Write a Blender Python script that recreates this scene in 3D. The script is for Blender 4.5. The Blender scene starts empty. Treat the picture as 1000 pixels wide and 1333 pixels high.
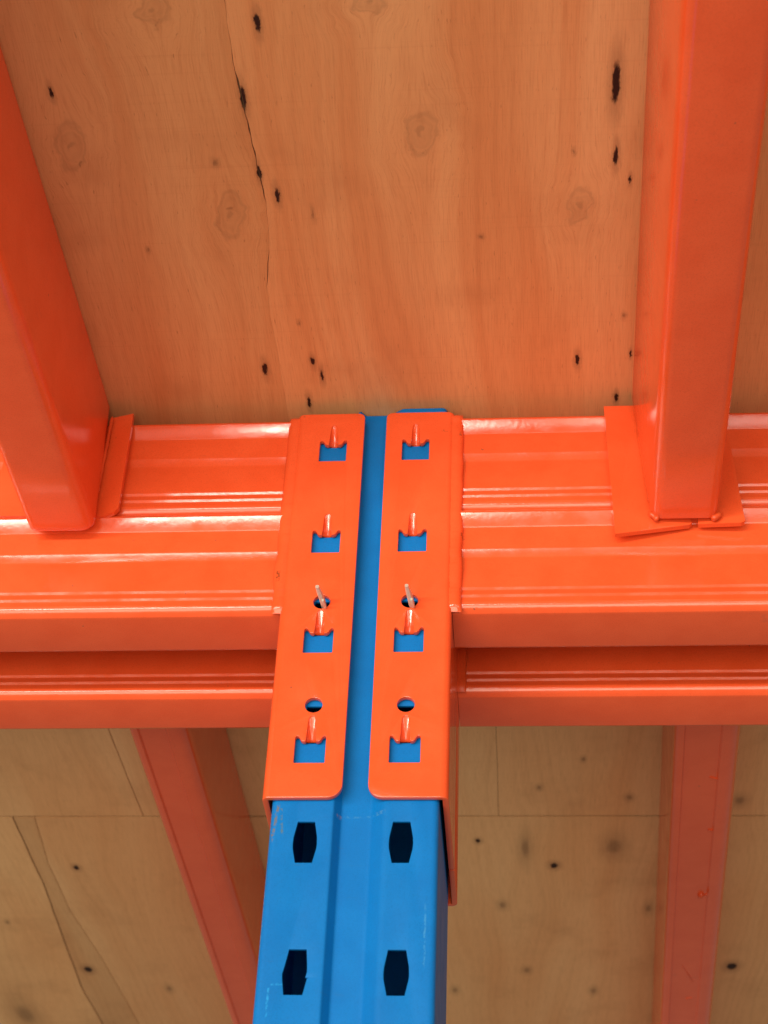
import bpy, bmesh, math, random
from mathutils import Vector, Matrix, noise as mnoise

random.seed(7)
S = bpy.context.scene
COL = S.collection
RAD = math.radians

# ------------------------------------------------------------------ camera
cd = bpy.data.cameras.new("camera")
cam = bpy.data.objects.new("camera", cd)
COL.objects.link(cam)
cam.location = (0.0929, -0.81843, -0.46695)
cam.rotation_euler = (2.25768, -0.03872, 0.07157)
cd.sensor_fit = 'VERTICAL'
cd.sensor_height = 36.0
cd.sensor_width = 27.0
cd.lens = 2192.3 * 36.0 / 1333.0
cd.clip_start = 0.02
cd.clip_end = 100.0
cd.dof.use_dof = True
cd.dof.focus_distance = 1.02
cd.dof.aperture_fstop = 15.0
S.camera = cam

# ------------------------------------------------------------------ light
W = bpy.data.worlds.new("World")
S.world = W
W.use_nodes = True
bg = W.node_tree.nodes["Background"]
bg.inputs[0].default_value = (1.0, 0.84, 0.66, 1)
bg.inputs[1].default_value = 0.25

def area(name, loc, target, sx, sy, power, col):
    l = bpy.data.lights.new(name, 'AREA')
    l.shape = 'RECTANGLE'
    l.size, l.size_y = sx, sy
    l.energy = power
    l.color = col
    o = bpy.data.objects.new(name, l)
    COL.objects.link(o)
    o.location = loc
    o.rotation_euler = (Vector(target) - Vector(loc)).to_track_quat('-Z', 'Y').to_euler()
    return o

area("doorway_light", (-1.6, -3.4, -0.25), (0, 0, 0.15), 3.5, 0.26, 128, (1.0, 0.90, 0.77))
area("right_fill_light", (1.5, -3.4, -0.3), (0, 0, 0.15), 2.2, 0.5, 16, (1.0, 0.90, 0.77))  # added dim fill for the right-hand beam bands; no window known there
area("floor_bounce_light", (-0.5, -2.9, -1.65), (0, 0.1, 0.2), 3.4, 1.5, 80, (1.0, 0.86, 0.68))

S.view_settings.view_transform = 'Standard'
S.view_settings.look = 'None'
S.view_settings.exposure = 0.0
S.view_settings.gamma = 1.0
S.cycles.max_bounces = 8
S.cycles.diffuse_bounces = 6
S.cycles.use_denoising = True

# ------------------------------------------------------------------ node helper
class NT:
    def __init__(self, name):
        self.m = bpy.data.materials.new(name)
        self.m.use_nodes = True
        self.t = self.m.node_tree
        self.n = self.t.nodes
        self.b = self.n["Principled BSDF"]
    def link(self, a, b):
        self.t.links.new(a, b)
    def put(self, sock, v):
        if isinstance(v, bpy.types.NodeSocket):
            self.t.links.new(v, sock)
        else:
            sock.default_value = v
    def node(self, kind, **kw):
        x = self.n.new(kind)
        for k, v in kw.items():
            setattr(x, k, v)
        return x
    def math(self, op, a, b=0.0, c=0.0, clamp=False):
        x = self.node('ShaderNodeMath', operation=op)
        x.use_clamp = clamp
        self.put(x.inputs[0], a); self.put(x.inputs[1], b)
        if op in ('MULTIPLY_ADD', 'SMOOTH_MIN', 'SMOOTH_MAX'):
            self.put(x.inputs[2], c)
        return x.outputs[0]
    def smooth(self, v, a, b, lo=0.0, hi=1.0):
        x = self.node('ShaderNodeMapRange', interpolation_type='SMOOTHSTEP')
        self.put(x.inputs['Value'], v)
        x.inputs['From Min'].default_value = a
        x.inputs['From Max'].default_value = b
        x.inputs['To Min'].default_value = lo
        x.inputs['To Max'].default_value = hi
        return x.outputs[0]
    def noise(self, vec, scale, detail=3.0, rough=0.55, dist=0.0):
        x = self.node('ShaderNodeTexNoise')
        self.link(vec, x.inputs['Vector'])
        x.inputs['Scale'].default_value = scale
        x.inputs['Detail'].default_value = detail
        x.inputs['Roughness'].default_value = rough
        x.inputs['Distortion'].default_value = dist
        return x.outputs[0]
    def mix(self, f, a, b, mode='MIX'):
        x = self.node('ShaderNodeMix', data_type='RGBA', blend_type=mode)
        self.put(x.inputs[0], f)
        self.put(x.inputs[6], a if isinstance(a, bpy.types.NodeSocket) else (*a, 1))
        self.put(x.inputs[7], b if isinstance(b, bpy.types.NodeSocket) else (*b, 1))
        return x.outputs[2]
    def scale(self, vec, s):
        x = self.node('ShaderNodeVectorMath', operation='MULTIPLY')
        self.link(vec, x.inputs[0]); x.inputs[1].default_value = s
        return x.outputs[0]
    def pos(self):
        return self.node('ShaderNodeNewGeometry').outputs['Position']
    def bump(self, h, strength, dist):
        x = self.node('ShaderNodeBump')
        x.inputs['Strength'].default_value = strength
        x.inputs['Distance'].default_value = dist
        self.link(h, x.inputs['Height'])
        self.link(x.outputs[0], self.b.inputs['Normal'])

def paint(name, col, dark, rough=0.15, spec=0.68, coat=0.0, wear=(0.16, 0.07, 0.035), marks=()):
    k = NT(name)
    p = k.pos()
    n1 = k.noise(p, 38.0, 4.0, 0.6)
    c = k.mix(k.smooth(n1, 0.3, 0.72), col, dark)
    fine = k.noise(p, 1300.0, 2.0, 0.75)                   # grain of the powder coat
    c = k.mix(k.smooth(fine, 0.45, 0.75, 0, 0.38), c, tuple(x * 0.62 for x in col))
    speck = k.noise(p, 210.0, 2.0, 0.5)                  # small dirt specks
    c = k.mix(k.smooth(speck, 0.765, 0.81, 0, 0.75), c, wear)
    scuff = k.noise(k.scale(p, (55, 55, 420)), 1.0, 3, 0.6)
    area_m = k.noise(p, 14.0, 2, 0.5)
    c = k.mix(k.math('MULTIPLY', k.smooth(scuff, 0.63, 0.72), k.smooth(area_m, 0.5, 0.68, 0, 0.30)), c, tuple(0.55 * x + 0.03 for x in col))
    if marks:
        sp = k.node('ShaderNodeSeparateXYZ'); k.link(p, sp.inputs[0])
        jit = k.noise(p, 260.0, 3.0, 0.6)
        for (mx, mz, wx, wz, mcol, amt, slant) in marks:
            xx = k.math('MULTIPLY_ADD', sp.outputs[2], -slant, k.math('SUBTRACT', sp.outputs[0], mx - slant * mz))
            xx = k.math('MULTIPLY_ADD', k.math('SUBTRACT', jit, 0.5), 0.002, xx)
            zz = k.math('MULTIPLY_ADD', k.math('SUBTRACT', jit, 0.5), -0.0016, k.math('SUBTRACT', sp.outputs[2], mz))
            a = k.smooth(k.math('ABSOLUTE', xx), wx * 0.7, wx, 1, 0)
            b = k.smooth(k.math('ABSOLUTE', zz), wz * 0.7, wz, 1, 0)
            f = k.math('MULTIPLY', k.math('MULTIPLY', a, b), k.smooth(k.noise(p, 520.0, 2.0, 0.6), 0.40, 0.62, 0, amt))
            c = k.mix(f, c, mcol)
    k.put(k.b.inputs['Base Color'], c)
    r = k.smooth(k.noise(p, 60.0, 3.0), 0.2, 0.8, rough - 0.04, rough + 0.07)
    k.put(k.b.inputs['Roughness'], r)
    k.b.inputs['Specular IOR Level'].default_value = spec
    k.b.inputs['Coat Weight'].default_value = coat
    k.b.inputs['Coat Roughness'].default_value = 0.14
    k.bump(k.noise(p, 300.0, 2.0, 0.5), 0.05, 0.001)
    return k.m

ORANGE = paint("orange_paint", (0.84, 0.112, 0.031), (0.80, 0.096, 0.024), marks=[(-0.0548, 0.155, 0.0013, 0.0045, (0.22, 0.05, 0.015), 0.9, 0), (0.0580, 0.186, 0.0013, 0.0022, (0.25, 0.06, 0.02), 0.8, 0),
                (0.0455, 0.2715, 0.0024, 0.0009, (0.22, 0.05, 0.015), 0.8, 0), (0.0560, 0.270, 0.0010, 0.0022, (0.25, 0.06, 0.02), 0.8, 0), (-0.0500, 0.2862, 0.004, 0.0010, (0.3, 0.08, 0.03), 0.6, 0)])
ORANGE_WELD = paint("orange_weld_paint", (0.78, 0.094, 0.022), (0.62, 0.068, 0.015), 0.34, 0.45, 0.0)
BLUE = paint("blue_paint", (0.002, 0.180, 0.56), (0.002, 0.158, 0.51), 0.42, 0.18, 0.0, (0.04, 0.10, 0.2),
             [(-0.0436, -0.013, 0.0010, 0.013, (0.16, 0.14, 0.09), 0.8, 0.10), (-0.0400, -0.012, 0.0007, 0.010, (0.10, 0.16, 0.16), 0.7, -0.12),
              (-0.0085, -0.0072, 0.0016, 0.0014, (0.38, 0.18, 0.06), 0.4, 0), (0.004, -0.0066, 0.0115, 0.0007, (0.06, 0.27, 0.52), 0.45, 0),
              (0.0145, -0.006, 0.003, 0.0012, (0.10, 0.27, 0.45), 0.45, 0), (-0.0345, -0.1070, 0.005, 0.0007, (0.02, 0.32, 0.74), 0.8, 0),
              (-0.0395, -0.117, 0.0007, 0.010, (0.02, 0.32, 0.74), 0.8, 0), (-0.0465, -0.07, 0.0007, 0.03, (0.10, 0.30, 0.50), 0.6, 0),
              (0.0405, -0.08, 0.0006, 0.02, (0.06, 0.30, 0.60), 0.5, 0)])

def metal():
    k = NT("zinc_wire")
    p = k.pos()
    k.put(k.b.inputs['Base Color'], k.mix(k.noise(p, 300, 3), (0.78, 0.72, 0.63), (0.55, 0.50, 0.43)))
    k.b.inputs['Metallic'].default_value = 0.45
    k.b.inputs['Roughness'].default_value = 0.38
    return k.m
ZINC = metal()

# ---- plywood. Dark pits: x, y, half width, half length; knots: the same
PITS = [
 (-0.0411,-0.3052,0.0017,0.0070),(-0.0553,-0.2577,0.0018,0.0095),(-0.0533,-0.2059,0.0014,0.0056),
 (-0.0448,-0.1881,0.0016,0.0063),(-0.0703,-0.0445,0.0019,0.0066),(-0.0387,-0.0505,0.0016,0.0042),
 (-0.0336,-0.0369,0.0012,0.0060),(-0.0448,-0.0118,0.0014,0.0062),(-0.1619,-0.2659,0.0012,0.0045),
 (0.1491,-0.2591,0.0028,0.0162),(0.1508,-0.2098,0.0016,0.0080),(0.1596,-0.1919,0.0008,0.0033),
 (0.1317,-0.0464,0.0016,0.0058),(0.1577,-0.0100,0.0013,0.0048),
 (0.1655,-0.0509,0.0008,0.0036),
 (-0.3442,0.6408,0.0033,0.0052),(-0.3815,0.8751,0.0050,0.0079),
 (0.0501,0.5867,0.0027,0.0045),(0.1215,0.6348,0.0042,0.0062),(0.3076,0.8575,0.0062,0.0094)]
SPOTS = [
 (-0.0253,-0.1735,0.0014,0.0052),(-0.0775,-0.2136,0.0022,0.0032),(-0.0433,-0.0849,0.0014,0.0027),
 (0.1598,-0.0846,0.0014,0.0033),(0.0730,-0.1521,0.0019,0.0024),(0.1272,-0.2134,0.0012,0.0027),
 (-0.1283,-0.1493,0.0014,0.0024),(-0.3006,0.9236,0.0043,0.0102),(-0.4428,0.7603,0.0024,0.0053),
 (-0.4808,0.9983,0.0170,0.0400),(0.0706,0.7184,0.0050,0.0100),(0.0939,0.8700,0.0050,0.0095),
 (0.0155,0.9221,0.0045,0.0100),(0.1653,0.9215,0.0045,0.0110),(0.1766,0.5969,0.0113,0.0234),
 (0.2146,0.7241,0.0045,0.0133),(0.1871,0.5065,0.0040,0.0068),(0.2850,0.5122,0.0067,0.0107),
 (0.1071,0.4887,0.0027,0.0053),(0.1452,0.4409,0.0026,0.0050),(0.094,0.60,0.006,0.03)]
KNOTS = [
 (-0.1591,-0.2278,0.0085,0.0175),(-0.0741,-0.1754,0.0080,0.0165),(0.0414,-0.2292,0.0085,0.0155),
 (0.1304,-0.1733,0.0067,0.0120),(-0.0960,-0.3147,0.0085,0.0092),(0.0173,-0.3142,0.0079,0.0054)]

def plywood(name, pits, spots, knots, light, mid, dark, knot_col=(0.38, 0.20, 0.09)):
    k = NT(name)
    p = k.pos()
    sx = k.node('ShaderNodeSeparateXYZ'); k.link(p, sx.inputs[0])
    wob = k.noise(k.scale(p, (1, .35, 1)), 460, 5, 0.75)
    x = k.math('MULTIPLY_ADD', k.math('SUBTRACT', wob, 0.5), 0.0052, sx.outputs[0])
    wob2 = k.noise(p, 210, 3, 0.6)
    y = k.math('MULTIPLY_ADD', k.math('SUBTRACT', wob2, 0.5), 0.0048, sx.outputs[1])
    kw1 = k.math('MULTIPLY_ADD', k.math('SUBTRACT', k.noise(p, 95, 2, 0.5), 0.5), 0.011, x)
    kw2 = k.math('MULTIPLY_ADD', k.math('SUBTRACT', k.noise(k.scale(p, (1, 1, 1.7)), 80, 2, 0.5), 0.5), 0.016, y)
    def kell(d):
        u = k.math('SUBTRACT', kw1, d[0]); v = k.math('SUBTRACT', kw2, d[1])
        u = k.math('MULTIPLY_ADD', v, d[4] if len(d) > 4 else 0.15, u)
        a = k.math('MULTIPLY', u, 1 / d[2]); b = k.math('MULTIPLY', v, 1 / d[3])
        return k.math('SQRT', k.math('ADD', k.math('MULTIPLY', a, a), k.math('MULTIPLY', b, b)))
    def ell(d):
        a = k.math('MULTIPLY', k.math('SUBTRACT', x, d[0]), 1 / d[2])
        b = k.math('MULTIPLY', k.math('SUBTRACT', y, d[1]), 1 / d[3])
        return k.math('SQRT', k.math('ADD', k.math('MULTIPLY', a, a), k.math('MULTIPLY', b, b)))
    # grain runs along Y and bends round the knots
    gx = sx.outputs[0]
    ringsum = None
    knotmask = None
    for d in knots:
        e = kell(d)
        fall = k.math('EXPONENT', k.math('MULTIPLY', k.math('MULTIPLY', e, e), -0.16))
        gx = k.math('MULTIPLY_ADD', k.math('MULTIPLY', k.math('SUBTRACT', sx.outputs[0], d[0]), fall), -0.92, gx)
        ring = k.math('MULTIPLY', k.math('SINE', k.math('MULTIPLY', e, 13.0)), k.smooth(e, 0.75, 1.15, 1, 0))
        rim = k.math('MULTIPLY', k.smooth(e, 0.72, 0.92), k.smooth(e, 0.95, 1.2, 1, 0))
        core = k.smooth(e, 0.10, 0.28, 1, 0)
        mk = k.math('ADD', k.math('MULTIPLY', k.smooth(e, 0.3, 1.5, 1, 0), 0.24),
                    k.math('ADD', k.math('MULTIPLY', ring, 0.06), k.math('ADD', k.math('MULTIPLY', rim, 0.26), k.math('MULTIPLY', core, 0.25))), clamp=True)
        knotmask = mk if knotmask is None else k.math('MAXIMUM', knotmask, mk)
    cmb = k.node('ShaderNodeCombineXYZ')
    k.link(gx, cmb.inputs[0]); k.link(sx.outputs[1], cmb.inputs[1])
    g = cmb.outputs[0]
    warp = k.noise(k.scale(g, (9, 2.2, 1)), 1.0, 2, 0.5)
    gx2 = k.math('MULTIPLY_ADD', warp, 0.085, gx)
    c2 = k.node('ShaderNodeCombineXYZ')
    k.link(gx2, c2.inputs[0]); k.link(sx.outputs[1], c2.inputs[1])
    broad = k.noise(k.scale(c2.outputs[0], (24, 1.6, 1)), 1.0, 3, 0.55)
    rings = k.math('MULTIPLY_ADD', k.math('SINE', k.math('MULTIPLY', gx2, 640.0)), 0.5, 0.5)
    streak = k.noise(k.scale(c2.outputs[0], (260, 5, 1)), 1.0, 4, 0.62)
    fibre = k.noise(k.scale(g, (1500, 45, 1)), 1.0, 3, 0.65)
    c = k.mix(k.smooth(broad, 0.28, 0.72), light, mid)
    c = k.mix(k.math('MULTIPLY', k.smooth(rings, 0.45, 1.0), k.smooth(broad, 0.3, 0.75, 0.02, 0.13)), c, dark)
    c = k.mix(k.smooth(streak, 0.48, 0.8, 0, 0.24), c, dark)
    c = k.mix(k.smooth(fibre, 0.42, 0.8, 0, 0.44), c, dark)
    pore = k.noise(k.scale(g, (1100, 130, 1)), 1.0, 2, 0.5)
    c = k.mix(k.smooth(pore, 0.66, 0.78, 0, 0.55), c, tuple(v * 0.55 for v in dark))
    blot = k.noise(p, 16.0, 3, 0.55)
    c = k.mix(k.smooth(blot, 0.5, 0.82, 0, 0.35), c, tuple(v * 0.9 for v in dark))
    # saw marks across the veneer
    saw = k.noise(k.scale(g, (7, 420, 1)), 1.0, 2, 0.6)
    c = k.mix(k.smooth(saw, 0.55, 0.8, 0, 0.14), c, dark)
    if knotmask is not None:
        c = k.mix(knotmask, c, knot_col)
    sm = None
    for d in spots:
        e = ell(d)
        v = k.math('ADD', k.smooth(e, 0.2, 2.1, 0.30, 0), k.smooth(e, 0.2, 0.8, 0.28, 0))
        sm = v if sm is None else k.math('MAXIMUM', sm, v)
    if sm is not None:
        c = k.mix(sm, c, (0.105, 0.055, 0.025))
    pm = None; halo = None
    for d in pits:
        e = ell(d)
        v = k.smooth(e, 0.62, 1.02, 1, 0)
        h = k.smooth(e, 0.8, 2.6, 0.38, 0)
        pm = v if pm is None else k.math('MAXIMUM', pm, v)
        halo = h if halo is None else k.math('MAXIMUM', halo, h)
    if pm is not None:
        c = k.mix(halo, c, (0.22, 0.10, 0.045))
        c = k.mix(pm, c, (0.030, 0.009, 0.005))
    tone = k.noise(k.scale(c2.outputs[0], (11, 2.6, 1)), 1.0, 2, 0.5)
    c = k.mix(k.smooth(tone, 0.32, 0.68, 0.0, 0.55), c, k.mix(1.0, c, (0.90, 0.72, 0.60), 'MULTIPLY'))
    oi = k.node('ShaderNodeObjectInfo')
    c = k.mix(1.0, c, oi.outputs['Color'], 'MULTIPLY')
    k.put(k.b.inputs['Base Color'], c)
    k.b.inputs['Roughness'].default_value = 0.62
    k.b.inputs['Specular IOR Level'].default_value = 0.28
    hgt = k.math('ADD', k.math('MULTIPLY', streak, 0.5), k.math('MULTIPLY', fibre, 0.3))
    if pm is not None:
        hgt = k.math('SUBTRACT', hgt, k.math('MULTIPLY', pm, 1.6))
    k.bump(hgt, 0.22, 0.001)
    return k.m

def shift(lst, near, dy):
    return [(d[0], d[1] + dy, *d[2:]) for d in lst if (d[1] < 0.1) == near]

PLY_NEAR = plywood("plywood_bounce_tinted", shift(PITS, True, 0.0050), shift(SPOTS, True, 0.0050), [(d[0], d[1] + 0.0045, *d[2:]) for d in KNOTS],
                   (0.80, 0.430, 0.195), (0.72, 0.325, 0.132), (0.48, 0.185, 0.070))  # redness is partly orange bounce light from the beams put into the colour
PLY_FAR = plywood("plywood_tan", shift(PITS, False, 0.0085), shift(SPOTS, False, 0.0085), [],
                  (0.86, 0.545, 0.275), (0.81, 0.480, 0.230), (0.52, 0.27, 0.12))
kk = NT("plywood_core"); kk.b.inputs['Base Color'].default_value = (0.16, 0.085, 0.04, 1); kk.b.inputs['Roughness'].default_value = 0.8
PLY_CORE = kk.m

# ------------------------------------------------------------------ object helpers
def link(name, me, mat, parent=None, loc=None):
    o = bpy.data.objects.new(name, me)
    COL.objects.link(o)
    if mat and not me.materials:
        me.materials.append(mat)
    if parent:
        o.parent = parent
    if loc:
        o.location = loc
    return o

def finish(bm, name, angle=35, smooth=True):
    bmesh.ops.recalc_face_normals(bm, faces=bm.faces)
    me = bpy.data.meshes.new(name)
    bm.to_mesh(me); bm.free()
    if smooth:
        me.shade_smooth()
        me.set_sharp_from_angle(angle=RAD(angle))
    return me

def thing(name, label, cat, group=None, loc=(0, 0, 0)):
    o = bpy.data.objects.new(name, None)
    o.empty_display_size = 0.02
    COL.objects.link(o)
    o.location = loc
    o['label'] = label; o['category'] = cat; o['kind'] = 'thing'
    if group:
        o['group'] = group
    return o

def arc(cx, cy, r, a0, a1, n):
    return [(cx + r * math.cos(RAD(a0 + (a1 - a0) * i / n)), cy + r * math.sin(RAD(a0 + (a1 - a0) * i / n))) for i in range(n + 1)]

def rounded(pts, radii, n=5):
    """polygon with filleted corners (2D)"""
    out = []
    N = len(pts)
    for i in range(N):
        p0, p, p1 = Vector(pts[i - 1]), Vector(pts[i]), Vector(pts[(i + 1) % N])
        r = radii[i] if isinstance(radii, (list, tuple)) else radii
        if r <= 0:
            out.append(tuple(p)); continue
        a = (p0 - p).normalized(); b = (p1 - p).normalized()
        half = a.angle(b) / 2
        t = r / math.tan(half)
        c = p + (a + b).normalized() * (r / math.sin(half))
        s = p + a * t; e = p + b * t
        v0 = s - c; ang = (v0.angle_signed(e - c))
        for j in range(n + 1):
            w = v0.copy(); w.rotate(Matrix.Rotation(-ang * j / n, 2))
            out.append(tuple(c + w))
    return out

def sheet(outline, holes, t, bev=0.0003):
    """flat plate with holes: bmesh in (u, v) with w = 0..t through the thickness"""
    cu = bpy.data.curves.new("tmp", 'CURVE')
    cu.dimensions = '2D'; cu.fill_mode = 'BOTH'
    cu.extrude = t / 2 - bev
    cu.bevel_depth = bev; cu.bevel_resolution = 1; cu.offset = -bev
    for poly in [outline] + holes:
        sp = cu.splines.new('POLY')
        sp.points.add(len(poly) - 1)
        for q, (a, b) in zip(sp.points, poly):
            q.co = (a, b, 0, 1)
        sp.use_cyclic_u = True
    ob = bpy.data.objects.new("tmp", cu)
    COL.objects.link(ob)
    dg = bpy.context.evaluated_depsgraph_get()
    me = bpy.data.meshes.new_from_object(ob.evaluated_get(dg))
    bpy.data.objects.remove(ob); bpy.data.curves.remove(cu)
    bm = bmesh.new(); bm.from_mesh(me); bpy.data.meshes.remove(me)
    bmesh.ops.remove_doubles(bm, verts=bm.verts, dist=2e-6)
    for v in bm.verts:
        v.co.z += t / 2
    return bm

class Fold:
    """path in (x, y) made of straights and bends; u -> position, left-hand normal"""
    def __init__(self, pts, radii):
        self.seg = []     # (u0, u1, kind, data)
        self.cuts = []
        u = 0.0
        pts = [Vector(p) for p in pts]
        cur = pts[0]
        for i in range(1, len(pts)):
            p = pts[i]
            d = (p - cur).normalized()
            if i < len(pts) - 1:
                r = radii[i - 1]
                d2 = (pts[i + 1] - p).normalized()
                ang = math.atan2(d.x * d2.y - d.y * d2.x, d.dot(d2))
                t = r * math.tan(abs(ang) / 2)
                e = p - d * t
            else:
                r = 0; ang = 0; e = p
            L = (e - cur).length
            self.seg.append((u, u + L, 's', (cur.copy(), d)))
            u += L
            if r > 0:
                AL = r * abs(ang)
                self.seg.append((u, u + AL, 'a', (e.copy(), d, r, ang)))
                n = max(3, int(abs(ang) / RAD(13)))
                self.cuts += [u + AL * j / n for j in range(n + 1)] + [u - 0.0005, u + AL + 0.0005]
                u += AL
                cur = p + d2 * t
            else:
                cur = e
        self.length = u
    def at(self, u):
        for (a, b, kind, dt) in self.seg:
            if u <= b or b == self.seg[-1][1]:
                if kind == 's':
                    pos = dt[0] + dt[1] * (u - a); d = dt[1]
                else:
                    e, d0, r, ang = dt
                    th = ang * (u - a) / (b - a)
                    s = 1 if ang > 0 else -1
                    nrm = Vector((-d0.y, d0.x)) * s
                    c = e + nrm * r
                    v = -nrm * r
                    v = Vector((v.x * math.cos(th) - v.y * math.sin(th), v.x * math.sin(th) + v.y * math.cos(th)))
                    pos = c + v
                    d = Vector((d0.x * math.cos(th) - d0.y * math.sin(th), d0.x * math.sin(th) + d0.y * math.cos(th)))
                return pos, Vector((-d.y, d.x))
    def u_of_x(self, x, lo, hi):
        for _ in range(60):
            m = (lo + hi) / 2
            if self.at(m)[0].x < x: lo = m
            else: hi = m
        return (lo + hi) / 2

def fold_bm(bm, F, cuts_extra=()):
    for u in list(F.cuts) + list(cuts_extra):
        if 0.0002 < u < F.length - 0.0002:
            bmesh.ops.bisect_plane(bm, geom=bm.verts[:] + bm.edges[:] + bm.faces[:], dist=1e-7,
                                   plane_co=(u, 0, 0), plane_no=(1, 0, 0))
    for v in bm.verts:
        p, n = F.at(v.co.x)
        q = p + n * v.co.z
        v.co = (q.x, q.y, v.co.y)

def prism_x(prof, x0, x1, cap=True):
    bm = bmesh.new()
    a = [bm.verts.new((x0, y, z)) for (y, z) in prof]
    b = [bm.verts.new((x1, y, z)) for (y, z) in prof]
    n = len(prof)
    for i in range(n):
        bm.faces.new((a[i], a[(i + 1) % n], b[(i + 1) % n], b[i]))
    if cap:
        bm.faces.new(a); bm.faces.new(b[::-1])
    return bm

def loft(sections, cap=True):
    bm = bmesh.new()
    rows = [[bm.verts.new(p) for p in s] for s in sections]
    n = len(rows[0])
    for r0, r1 in zip(rows, rows[1:]):
        for i in range(n):
            bm.faces.new((r0[i], r0[(i + 1) % n], r1[(i + 1) % n], r1[i]))
    if cap:
        bm.faces.new(rows[0]); bm.faces.new(rows[-1][::-1])
    return bm

def slab(pts_bottom, dvec):
    """polygon (3D points) thickened by dvec"""
    return loft([[Vector(p) for p in pts_bottom], [Vector(p) + Vector(dvec) for p in pts_bottom]])

# ------------------------------------------------------------------ dimensions (metres)
H = 0.2885         # connector height
P = 0.075          # slot pitch
DECK = 0.2968      # underside of plywood
XB = 0.0521        # where the beam ends meet the connector side plate

# ------------------------------------------------------------------ upright
upright = thing("rack_upright", "blue steel rack upright with hexagonal slots and a grooved front face", "upright", loc=(0, 0, -1.2))
T = 0.002
path = [(0.0060, 0.1195), (-0.0466, 0.1195), (-0.0466, 0.0004), (-0.0118, 0.0004), (-0.0078, 0.0068), (0.0085, 0.0068), (0.0170, 0.0004),
        (0.0466, 0.0004), (0.0466, 0.1195), (0.0070, 0.1195)]  # unseen rear lips drawn nearly shut to keep light out of the slots
# outer skin lies on the right-hand side of the path -> use negative thickness direction
F = Fold(path, [0.003, 0.0035, 0.0016, 0.0016, 0.004, 0.006, 0.0035, 0.003])
ZLO, ZHI = -1.2, 0.2960
front_lo = F.u_of_x(-0.03, 0.20 - 0.02, 0.24)
def ux(x):
    # front face lookup: u range of the front only
    lo = 0.0526 + 0.1191 - 0.006
    return F.u_of_x(x, lo, lo + 0.1)
holes = []
k = 4
ztop = -0.0126 + 4 * P
while ztop > -0.62:
    for s in (-1, 1):
        cx = ux(0.0263 * s)
        zc = ztop - 0.0125
        hexa = [(-0.0047, 0.0125), (-0.0064, 0.003), (-0.0066, -0.001), (-0.0064, -0.004), (-0.0046, -0.0125),
                (0.0046, -0.0125), (0.0064, -0.004), (0.0066, -0.001), (0.0064, 0.003), (0.0047, 0.0125)]
        if s < 0 and abs(ztop - (-0.0126 - P)) < 0.01:     # the torn slot
            hexa = [(-0.0040, 0.0125), (-0.0044, 0.010), (-0.0057, 0.003), (-0.0066, -0.001), (-0.0064, -0.004), (-0.0052, -0.0125),
                    (0.0046, -0.0125), (0.0063, -0.0040), (0.0068, -0.0032), (0.0055, -0.0030), (0.0062, 0.000), (0.0060, 0.004), (0.0052, 0.0125)]
        holes.append([(cx + a, zc + b) for a, b in hexa])
    # round holes low on the sides
    ztop -= P
ul = ux(-0.0118)
bm = sheet([(0, ZLO), (F.length, ZLO), (F.length, ZHI), (ul + 0.002, ZHI), (ul - 0.001, ZHI - 0.0055), (0, ZHI - 0.0055)], holes, T)
fold_bm(bm, F)
for v in bm.verts:
    v.co.z -= ZLO
me = finish(bm, "column_profile", 30)
link("column_profile", me, BLUE, upright)
base = [(-0.0425, 0.0105, 0.0), (0.0425, 0.0105, 0.0), (0.0425, 0.116, 0.0), (-0.0425, 0.116, 0.0)]
link("bottom_light_stop", finish(slab(base, (0, 0, 0.005)), "bottom_light_stop"), BLUE, upright)  # unseen plate added to stop light entering the column from below
# a cap plate welded on the top end
cap = [(-0.043, 0.010, 1.4884), (0.0435, 0.010, 1.4884), (0.0435, 0.116, 1.4884), (-0.043, 0.116, 1.4884)]
link("cap_plate", finish(slab(cap, (0, 0, 0.0026)), "cap_plate"), BLUE, upright)

# ------------------------------------------------------------------ beam profile
def unit(z0, o0=0.001):
    """outer line of one box section, listed from top to bottom, (y, z); y negative is proud"""
    p = []
    top = z0 + 0.0784
    pts = [(0.0036, 0.0784), (0.0008, 0.0779), (-0.0014, 0.0768), (-0.0030, 0.0752), (-0.0036, 0.0738), (-0.0037, 0.0732), (-0.0034, 0.0725), (-0.0002, 0.0652), (0.0003, 0.0644), (0.0004, 0.0630),
           (0.0002, 0.0474), (0.0004, 0.0468), (0.0022, 0.0426), (0.0023, 0.0418), (0.0021, 0.0405),
           (-0.0001, 0.0180), (-0.0001, 0.0175), (0.0006, 0.0160), (0.0006, 0.0154), (-0.0004, 0.0122), (-0.0004, 0.0117),
           (0.0003, 0.0102), (0.0003, 0.0096), (-0.0005, 0.0064), (-0.0004, 0.0052), (0.0000, 0.0040), (0.0008, 0.0028), (0.0022, 0.0014), (0.0038, 0.0004), (0.0054, 0.0)]
    return [(y + o0, z0 + z) for (y, z) in pts]

BEAM_D = 0.0427
def box_profile(z0):
    f = unit(z0)
    back = [(BEAM_D - 0.004, z0), (BEAM_D - 0.0012, z0 + 0.0012), (BEAM_D, z0 + 0.004), (BEAM_D, z0 + 0.0744), (BEAM_D - 0.0012, z0 + 0.0772), (BEAM_D - 0.004, z0 + 0.0784)]
    return f + back

ZB = 0.1300

def beam_tubes(parent, s, far):
    for z0 in (ZB + 0.0786, ZB):
        x1 = far
        bm = prism_x(box_profile(z0), s * XB, s * x1)
        link("box_tube", finish(bm, "box_tube", 17), ORANGE, parent)

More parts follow.
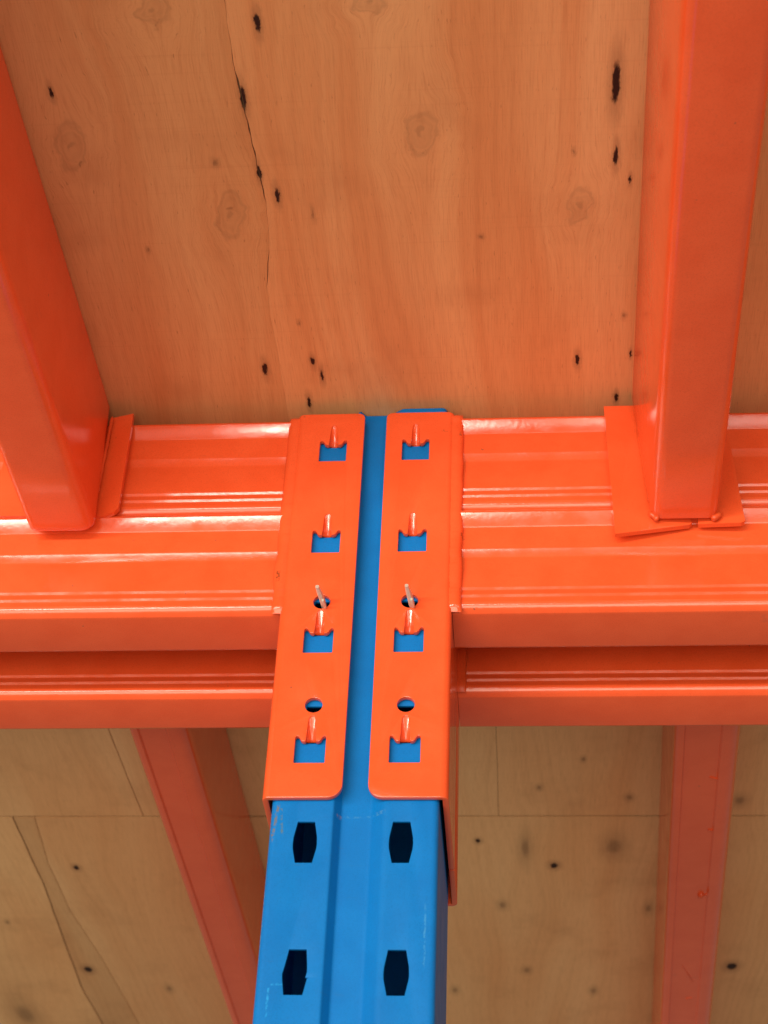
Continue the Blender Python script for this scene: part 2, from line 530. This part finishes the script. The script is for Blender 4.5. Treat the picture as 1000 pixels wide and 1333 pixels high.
# ------------------------------------------------------------------ end connector
GL = 0.0072
XO = 0.0519        # outside of the side plate
PT = 0.0034
ZW = 0.0222        # first window bottom
def connector_mesh(s):
    """L-shaped plate; built for the right side (s=1) and mirrored for the left"""
    # path along mid-surface front from inner edge to bend, then back along the side
    yf = -0.0040
    Fc = Fold([(GL, yf), (XO, yf), (XO, 0.0812)], [0.0042])
    L = Fc.length
    zt = H
    uo = lambda x: x - GL
    ub0 = uo(XO) - 0.0042
    out = [(0, 0), (L, 0), (L, zt - 0.0004), (ub0 + 0.004, zt - 0.0004), (ub0 - 0.004, zt), (0, zt)]
    # side plate lower corner gets a small chamfer; rounded inner corners
    outline = rounded(out, [0.0085, 0.0008, 0.0008, 0, 0.002, 0.0042], 7)
    holes = []
    for i in range(4):
        cx = uo(0.0268); zb = ZW + i * P
        win = [(-0.0087, 0.0004), (-0.0083, 0.0), (0.0085, 0.0), (0.0089, 0.0004), (0.0089, 0.0166), (0.0082, 0.0176), (0.0072, 0.0175), (0.0064, 0.0164),
               (0.0056, 0.0148), (0.0044, 0.0140), (0.0030, 0.0140), (0.0026, 0.019), (0.0023, 0.025), (0.0019, 0.0292), (0.0009, 0.0308),
               (-0.0009, 0.0308), (-0.0019, 0.0292), (-0.0023, 0.025), (-0.0026, 0.019), (-0.0030, 0.0140), (-0.0044, 0.0140),
               (-0.0056, 0.0148), (-0.0064, 0.0164), (-0.0072, 0.0175), (-0.0082, 0.0176), (-0.0087, 0.0166)]
        holes.append([(cx + a, zb + b) for a, b in win])
    for zc in (0.0606, 0.1344):
        holes.append(arc(uo(0.0266), zc, 0.0051, 0, 360 - 18, 19))
    bm = sheet(outline, holes, PT, 0.00045)
    fold_bm(bm, Fc)                        # left-hand normal of +x path is +y, i.e. inwards: plate spans y -0.004..-0.0006
    if s < 0:
        for v in bm.verts:
            v.co.x = -v.co.x
        bmesh.ops.reverse_faces(bm, faces=bm.faces)
    return finish(bm, "end_connector", 32)

def hook_mesh(seed):
    """tongue pressed inwards from the plate above its window: a funnel-shaped dent closed by the hook"""
    rnd = random.Random(seed)
    bm = bmesh.new()
    NV, NU = 16, 12
    rows = []
    top, bot = 0.0309, 0.0136
    for j in range(NV + 1):
        v = j / NV
        z = top + (bot - top) * v
        w = 0.0013 + 0.0017 * min(1, v * 6) ** 0.6 + 0.0008 * v
        depth = 0.0003 + 0.0070 * v
        row = []
        for i in range(NU + 1):
            u = -1 + 2 * i / NU
            sect = 1 - abs(u) ** 2.4
            row.append(bm.verts.new((u * w, depth * sect + 0.00035, z + 0.0040 * v ** 4 * (1 - u * u))))
        rows.append(row)
    for a, b in zip(rows, rows[1:]):
        for i in range(NU):
            bm.faces.new((a[i], a[i + 1], b[i + 1], b[i]))
    # hook blade reaching down behind the slot edge
    last = rows[-1]
    ext = [bm.verts.new((v.co.x * 0.95, v.co.y + 0.0015, v.co.z + 0.0018)) for v in last]
    for i in range(NU):
        bm.faces.new((last[i], last[i + 1], ext[i + 1], ext[i]))
    bmesh.ops.recalc_face_normals(bm, faces=bm.faces)
    me = bpy.data.meshes.new("hook")
    bm.to_mesh(me); bm.free()
    me.shade_smooth()
    return me

def weld_mesh(s, z0, z1, xc, yc, wx, wy, seed):
    bm = bmesh.new()
    N, M = 110, 10
    rows = []
    for j in range(N + 1):
        z = z0 + (z1 - z0) * j / N
        n1 = mnoise.noise(Vector((seed, z * 160, 0.0))); n2 = mnoise.noise(Vector((seed + 9, z * 60, 3.0)))
        rip = 0.05 * math.sin(z * 2 * math.pi / 0.0031 + 2 * n1)
        endf = min(1, 25 * min(j, N - j) / N + 0.45)
        row = []
        for i in range(M + 1):
            a = math.pi * i / M
            r = (1 + 0.10 * n1 + rip) * endf * max(0.0, math.sin(a)) ** -0.45 if 0 < i < M else 0
            x = xc + wx * math.cos(a) * (1 + 0.18 * n2)
            y = yc - wy * math.sin(a) * r
            row.append(bm.verts.new((s * x, y, z)))
        rows.append(row)
    for a, b in zip(rows, rows[1:]):
        for i in range(M):
            bm.faces.new((a[i], a[i + 1], b[i + 1], b[i]))
    return finish(bm, "weld_bead", 60)

HOOKS = [hook_mesh(i) for i in range(2)]

def front_beam(s, label):
    t = thing("rack_beam", label, "rack beam", "orange rack beams", loc=(0, 0, 0))
    beam_tubes(t, s, 1.45)
    c = link("end_connector", connector_mesh(s), ORANGE, t)
    for i in range(4):
        hk = link("hook", HOOKS[i % 2], ORANGE, c, (s * 0.0268, -0.0040, ZW + i * P))
    link("weld_bead", weld_mesh(s, ZB - 0.002, 0.2882, 0.0528, 0.0012, 0.0050, 0.0047, 3 + s), ORANGE, t)
    return t

fl = front_beam(-1, "nearer orange double box beam left of the blue upright with hooked end connector")
fr = front_beam(1, "nearer orange double box beam right of the blue upright with hooked end connector")

YR = 0.0912
def rear_beam(s, label):
    t = thing("rack_beam", label, "rack beam", "orange rack beams", loc=(0, YR, 0))
    beam_tubes(t, s, 1.45)
    # plain angle plate reaching round the back of the upright
    xo = s * 0.0517
    Fc = Fold([(XO, -0.0095), (XO, 0.0372), (0.012, 0.0372)], [0.004])
    bm = sheet([(0, 0), (Fc.length, 0), (Fc.length, 0.2865), (0, 0.2865)], [], 0.0032)
    fold_bm(bm, Fc)
    if s < 0:
        for v in bm.verts: v.co.x = -v.co.x
        bmesh.ops.reverse_faces(bm, faces=bm.faces)
    link("end_connector", finish(bm, "rear_connector", 32), ORANGE, t)
    link("weld_bead", weld_mesh(s, ZB + 0.001, 0.2862, 0.0538, 0.0006, 0.0036, 0.0030, 13 + s), ORANGE_WELD, t)
    return t
rear_beam(-1, "farther orange box beam left of the upright, seen below the nearer beam")
rear_beam(1, "farther orange box beam right of the upright, seen below the nearer beam")

# ------------------------------------------------------------------ safety pins
def strip(points, w, h):
    """flat bar swept along points, w thick in x, h tall in z"""
    secs = []
    for i, p in enumerate(points):
        p = Vector(p)
        ww = w * (0.75 if i in (0, len(points) - 1) else 1)
        hh = h[i] if isinstance(h, (list, tuple)) else h
        sq = rounded([(-ww / 2, -hh / 2), (ww / 2, -hh / 2), (ww / 2, hh / 2), (-ww / 2, hh / 2)], ww * 0.3, 2)
        secs.append([(p.x + a, p.y, p.z + b) for a, b in sq])
    return finish(loft(secs), "pin_blade", 40)

def pin(x, label, lean, big):
    t = thing("safety_pin", label, "safety pin", "safety pins in the end connectors", loc=(x, -0.004, 0.1344))
    me = strip([(0.0006, 0.016, -0.0015), (0.0012, 0.004, -0.0018), (0.0010, -0.001, -0.0020), (0.0002, -0.008, -0.0016), (lean * 0.5, -0.0120, -0.0012), (lean, -0.0165, -0.0010)],
               0.0028, [0.003, 0.0036, 0.0044 * big, 0.0040 * big, 0.0030, 0.0022])
    link("blade", me, ZINC, t)
    # bent lower leg by the hole
    me2 = strip([(0.0016, 0.010, -0.0034), (0.0021, 0.001, -0.0042), (0.0022, -0.0045, -0.0056), (0.0016, -0.0085, -0.0052)], 0.0018, [0.0016, 0.002, 0.0022 * big, 0.0018])
    link("spring_leg", me2, ZINC, t)
    return t
pin(-0.0264, "thin zinc safety pin poking out of the left connector's upper round hole", -0.0012, 1.0)
pin(0.0268, "broader zinc safety pin poking out of the right connector's upper round hole", -0.0010, 1.4)

# ------------------------------------------------------------------ cross bars under the deck
def bar_section(xl, xr, xlt, xrt, y, zb, zt, r=0.0055):
    pts = rounded([(xl, zb), (xr, zb), (xrt, zt), (xlt, zt)], r, 5)
    return [(a, y, b) for a, b in pts]

ZT = DECK - 0.0006
def weld_blob(pts, r, seed, name="weld_bead"):
    """irregular bead along points"""
    secs = []
    rnd = random.Random(seed)
    for i, p in enumerate(pts):
        rr = r * (0.75 + 0.5 * rnd.random()) * (0.55 if i in (0, len(pts) - 1) else 1)
        d = (Vector(pts[min(i + 1, len(pts) - 1)]) - Vector(pts[max(i - 1, 0)])).normalized()
        n = d.orthogonal().normalized(); b = d.cross(n)
        secs.append([Vector(p) + n * rr * math.cos(a) + b * rr * math.sin(a) for a in [2 * math.pi * q / 8 for q in range(8)]])
    return finish(loft(secs), name, 70)

def subdiv(a, b, n):
    a, b = Vector(a), Vector(b)
    return [a.lerp(b, i / n) for i in range(n + 1)]

# right near bar
t = thing("cross_bar", "orange cross bar at upper right ending on wide welded flange plates", "cross bar", "orange cross bars under the deck", loc=(0.195, -0.006, 0.2))
o = Vector(t.location)
def rel(sec): return [Vector(p) - o for p in sec]
yE, yF = -0.0095, -1.25
sl = -0.0288
def rb(y):
    k = (y - yE)
    return bar_section(0.1739 - 0.0115 * -k, 0.2146 - 0.0041 * -k, 0.1674 - 0.0115 * -k, 0.2105 - 0.0041 * -k, y, 0.1905, ZT, [0.0075, 0.0060, 0.004, 0.004])
ys = [yE, yE - 0.002, -0.1, -0.25, -0.4, -0.7, yF]
bm = loft([rel(rb(y)) for y in ys])
link("bar_tube", finish(bm, "bar_tube", 28), ORANGE, t)
pl = [(0.1490, -0.0090, 0.2858), (0.1690, -0.0062, 0.2885), (0.1990, -0.0042, 0.1915), (0.1972, -0.0042, 0.1896), (0.1512, -0.0088, 0.1796)]
link("flange_plate", finish(slab(rel(pl), (0, 0.0032, -0.0003)), "flange_plate", 30), ORANGE, t)
pr = [(0.2025, -0.0052, 0.1892), (0.2040, -0.0045, 0.2770), (0.2262, -0.0076, 0.2745), (0.2306, -0.0078, 0.1892), (0.2280, -0.0078, 0.1878)]
link("flange_plate", finish(slab(rel(pr), (0, 0.0032, -0.0003)), "flange_plate", 30), ORANGE, t)
link("weld_bead", weld_blob(rel(subdiv((0.1728, -0.0100, 0.1950), (0.1780, -0.0095, 0.1895), 7)), 0.0019, 4), ORANGE_WELD, t)
link("weld_bead", weld_blob(rel(subdiv((0.2105, -0.0095, 0.1893), (0.2165, -0.0092, 0.1945), 7)), 0.0019, 5), ORANGE_WELD, t)
link("weld_bead", weld_blob(rel(subdiv((0.1735, -0.0110, 0.2030), (0.1690, -0.0085, 0.285), 34)), 0.0012, 6), ORANGE_WELD, t)

# left near bar
t = thing("cross_bar", "orange cross bar at upper left with rounded lower end and narrow flange", "cross bar", "orange cross bars under the deck", loc=(-0.199, -0.006, 0.2))
o = Vector(t.location)
yE = -0.0075
def lb(y):
    k = (y - yE)
    return bar_section(-0.2156 - 0.016 * -k, -0.1735 - 0.010 * -k, -0.2190 - 0.010 * -k, -0.1785 - 0.010 * -k, y, 0.1878, ZT, [0.0062, 0.0080, 0.004, 0.004])
secs = []
for y in [yE, yE - 0.0005, yE - 0.0015, yE - 0.003, yE - 0.006, -0.1, -0.25, -0.4, -0.7, -1.25]:
    sc = lb(y)
    f = {yE: 0.955, yE - 0.0005: 0.975, yE - 0.0015: 0.99}.get(y, 1.0)
    cx, cz = -0.1955, 0.240
    secs.append(rel([(cx + (a - cx) * f, yy, cz + (b - cz) * f) for a, yy, b in sc]))
link("bar_tube", finish(loft(secs), "bar_tube", 28), ORANGE, t)
pl = [(-0.1800, -0.0042, 0.2035), (-0.1730, -0.0046, 0.2030), (-0.1640, -0.0066, 0.2050), (-0.1612, -0.0072, 0.2080), (-0.1618, -0.0090, 0.2878), (-0.1780, -0.0050, 0.2876)]
link("flange_plate", finish(slab(rel(pl), (0, 0.0035, 0.0)), "flange_plate", 30), ORANGE, t)
pl = [(-0.2440, -0.0046, 0.2050), (-0.2160, -0.0042, 0.2045), (-0.2170, -0.0045, 0.2860), (-0.2452, -0.0046, 0.2860)]
link("flange_plate", finish(slab(rel(pl), (0, 0.0035, 0.0)), "flange_plate", 30), ORANGE, t)
link("weld_bead", weld_blob(rel(subdiv((-0.1762, -0.0090, 0.2085), (-0.1760, -0.0080, 0.2860), 34)), 0.0011, 8), ORANGE_WELD, t)

# far bars
def far_bar(label, xl0, xl1, w, y0, y1, seed):
    t = thing("cross_bar", label, "cross bar", "orange cross bars under the deck", loc=(xl0 + w / 2, y0, 0.2))
    o2 = Vector(t.location)
    secs = []
    for i in range(7):
        y = y0 + (y1 - y0) * i / 6
        xl = xl0 + (xl1 - xl0) * i / 6
        # shallow swage along the underside
        raw = rounded([(xl, 0.2), (xl + w, 0.2008), (xl + w, ZT), (xl, ZT)], [0.0050, 0.0110, 0.004, 0.004], 6)
        sec = []
        for a, b in raw:
            sec.append((a, y, b))
        # insert swage points after the bottom-left corner fillet (first 7 points)
        sw = [(xl + 0.0070, y, 0.1998), (xl + 0.0082, y, 0.2016), (xl + w - 0.0160, y, 0.2016), (xl + w - 0.0145, y, 0.1999)]
        sec = sec[:7] + sw + sec[7:]
        secs.append([Vector(p) - o2 for p in sec])
    link("bar_tube", finish(loft(secs), "bar_tube", 22), ORANGE, t)
    return t
far_bar("orange cross bar behind the beams running to lower left of the upright", -0.2022, -0.2022, 0.0440, 0.138, 1.9, 1)
fb = far_bar("orange cross bar behind the beams at lower right with faint paint marks", 0.2005, 0.2630, 0.0495, 0.138, 1.9, 2)
fo = Vector(fb.location)
for i, (a, b, rr) in enumerate([((0.2405, 0.512, 0.2016), (0.2445, 0.514, 0.2016), 0.0030), ((0.2445, 0.5135, 0.2016), (0.2520, 0.512, 0.2016), 0.0010),
                                ((0.2360, 0.655, 0.2016), (0.2480, 0.690, 0.2016), 0.0006), ((0.2440, 0.728, 0.2016), (0.2500, 0.726, 0.2016), 0.0008),
                                ((0.2350, 0.318, 0.2016), (0.2450, 0.322, 0.2016), 0.0011), ((0.2400, 0.400, 0.2016), (0.2440, 0.401, 0.2016), 0.0012)]):
    link("paint_drip", weld_blob([p - fo for p in subdiv(a, b, 5)], rr, 20 + i, "paint_drip"), ORANGE_WELD, fb)

# ------------------------------------------------------------------ plywood deck
def ply_sheet(label, x0, x1, y0, y1, bounds, mat, tints, gaps):
    """bounds: polylines of (x, y) splitting the face veneer; each strip is a part"""
    t = thing("plywood_sheet", label, "plywood sheet", None, loc=((x0 + x1) / 2, (y0 + y1) / 2, DECK))
    o2 = Vector(t.location)
    core = [(x0, y0, DECK + 0.0012), (x1, y0, DECK + 0.0012), (x1, y1, DECK + 0.0012), (x0, y1, DECK + 0.0012)]
    link("core_panel", finish(slab([Vector(p) - o2 for p in core], (0, 0, 0.0165)), "core_panel"), PLY_CORE, t)
    lines = [[(x0, y0), (x0, y1)]] + bounds + [[(x1, y0), (x1, y1)]]
    gaps = [0] + gaps + [0]
    for i in range(len(lines) - 1):
        wid = lambda g, y: g(y) if callable(g) else g
        A = [(x + wid(gaps[i], y) / 2, y) for x, y in lines[i]]
        B = [(x - wid(gaps[i + 1], y) / 2, y) for x, y in lines[i + 1]]
        poly = A[::-1] + B     # A from y1 to y0, then B from y0 to y1 -> counter clockwise
        bm = slab([Vector((x, y, DECK)) - o2 for x, y in poly], (0, 0, 0.0012))
        ob = link("veneer_strip", finish(bm, "veneer_strip", smooth=False), mat, t)
        ob.color = (*tints[i], 1)
    return t

def ragged(pts, n, amp, seed):
    """densify a polyline and roughen it"""
    out = []
    rnd = random.Random(seed)
    for a, b in zip(pts, pts[1:]):
        for i in range(n):
            f = i / n
            x = a[0] + (b[0] - a[0]) * f; y = a[1] + (b[1] - a[1]) * f
            out.append((x + amp * (rnd.random() - 0.5), y))
    out.append(pts[-1])
    return out

c1 = [(-0.058, -1.25), (-0.0560, -0.60), (-0.0568, -0.3185), (-0.0576, -0.2755), (-0.0563, -0.2578), (-0.0542, -0.2154), (-0.0523, -0.1786), (-0.0537, -0.1490), (-0.0600, -0.1117),
      (-0.0607, -0.0855), (-0.060, 0.0650)]
ply_sheet("plywood sheet overhead with dark pits and ring knots, nearer side of the beams", -1.45, 1.45, -1.25, 0.065,
          [ragged(c1, 8, 0.0006, 1)], PLY_NEAR, [(0.88, 0.84, 0.80), (1, 1, 1)], [lambda y: 0.00006 + 0.0010 * math.exp(-((y + 0.235) / 0.045) ** 2) * (0.6 + 0.4 * math.sin(y * 400)) + 0.00045 * max(0, math.sin(y * 95 + 1)) * (y < -0.09)])
M1 = [(-0.2640, 0.0665), (-0.2616, 0.3963), (-0.2605, 0.4602), (-0.2588, 0.5472)]
M2 = [(0.0725, 0.0665), (0.0711, 0.3934), (0.0703, 0.5472)]
ply_sheet("narrow band of plywood between the farther beam and the straight sheet joint", -1.45, 1.45, 0.0665, 0.5472,
          [ragged(M1, 5, 0.0005, 2), ragged(M2, 5, 0.0004, 3)], PLY_FAR, [(0.97, 0.96, 0.93), (0.95, 0.94, 0.92), (0.96, 0.93, 0.90)], [0.0008, 0.0004])
L1 = [(-0.3828, 0.5500), (-0.3848, 0.6813), (-0.3921, 0.8124), (-0.3990, 0.9293), (-0.3961, 1.0205), (-0.402, 1.9)]
L2 = [(-0.3624, 0.5500), (-0.3701, 0.6408), (-0.3706, 0.7404), (-0.3611, 0.8497), (-0.345, 1.2), (-0.335, 1.9)]
ply_sheet("tan plywood sheet beyond the straight joint with split veneer at lower left", -1.45, 1.45, 0.5500, 1.9,
          [ragged(L1, 6, 0.0008, 4), ragged(L2, 6, 0.0006, 5)], PLY_FAR, [(1.0, 1.0, 0.96), (0.84, 0.82, 0.78), (0.95, 0.94, 0.91)], [0.0014, 0.0006])
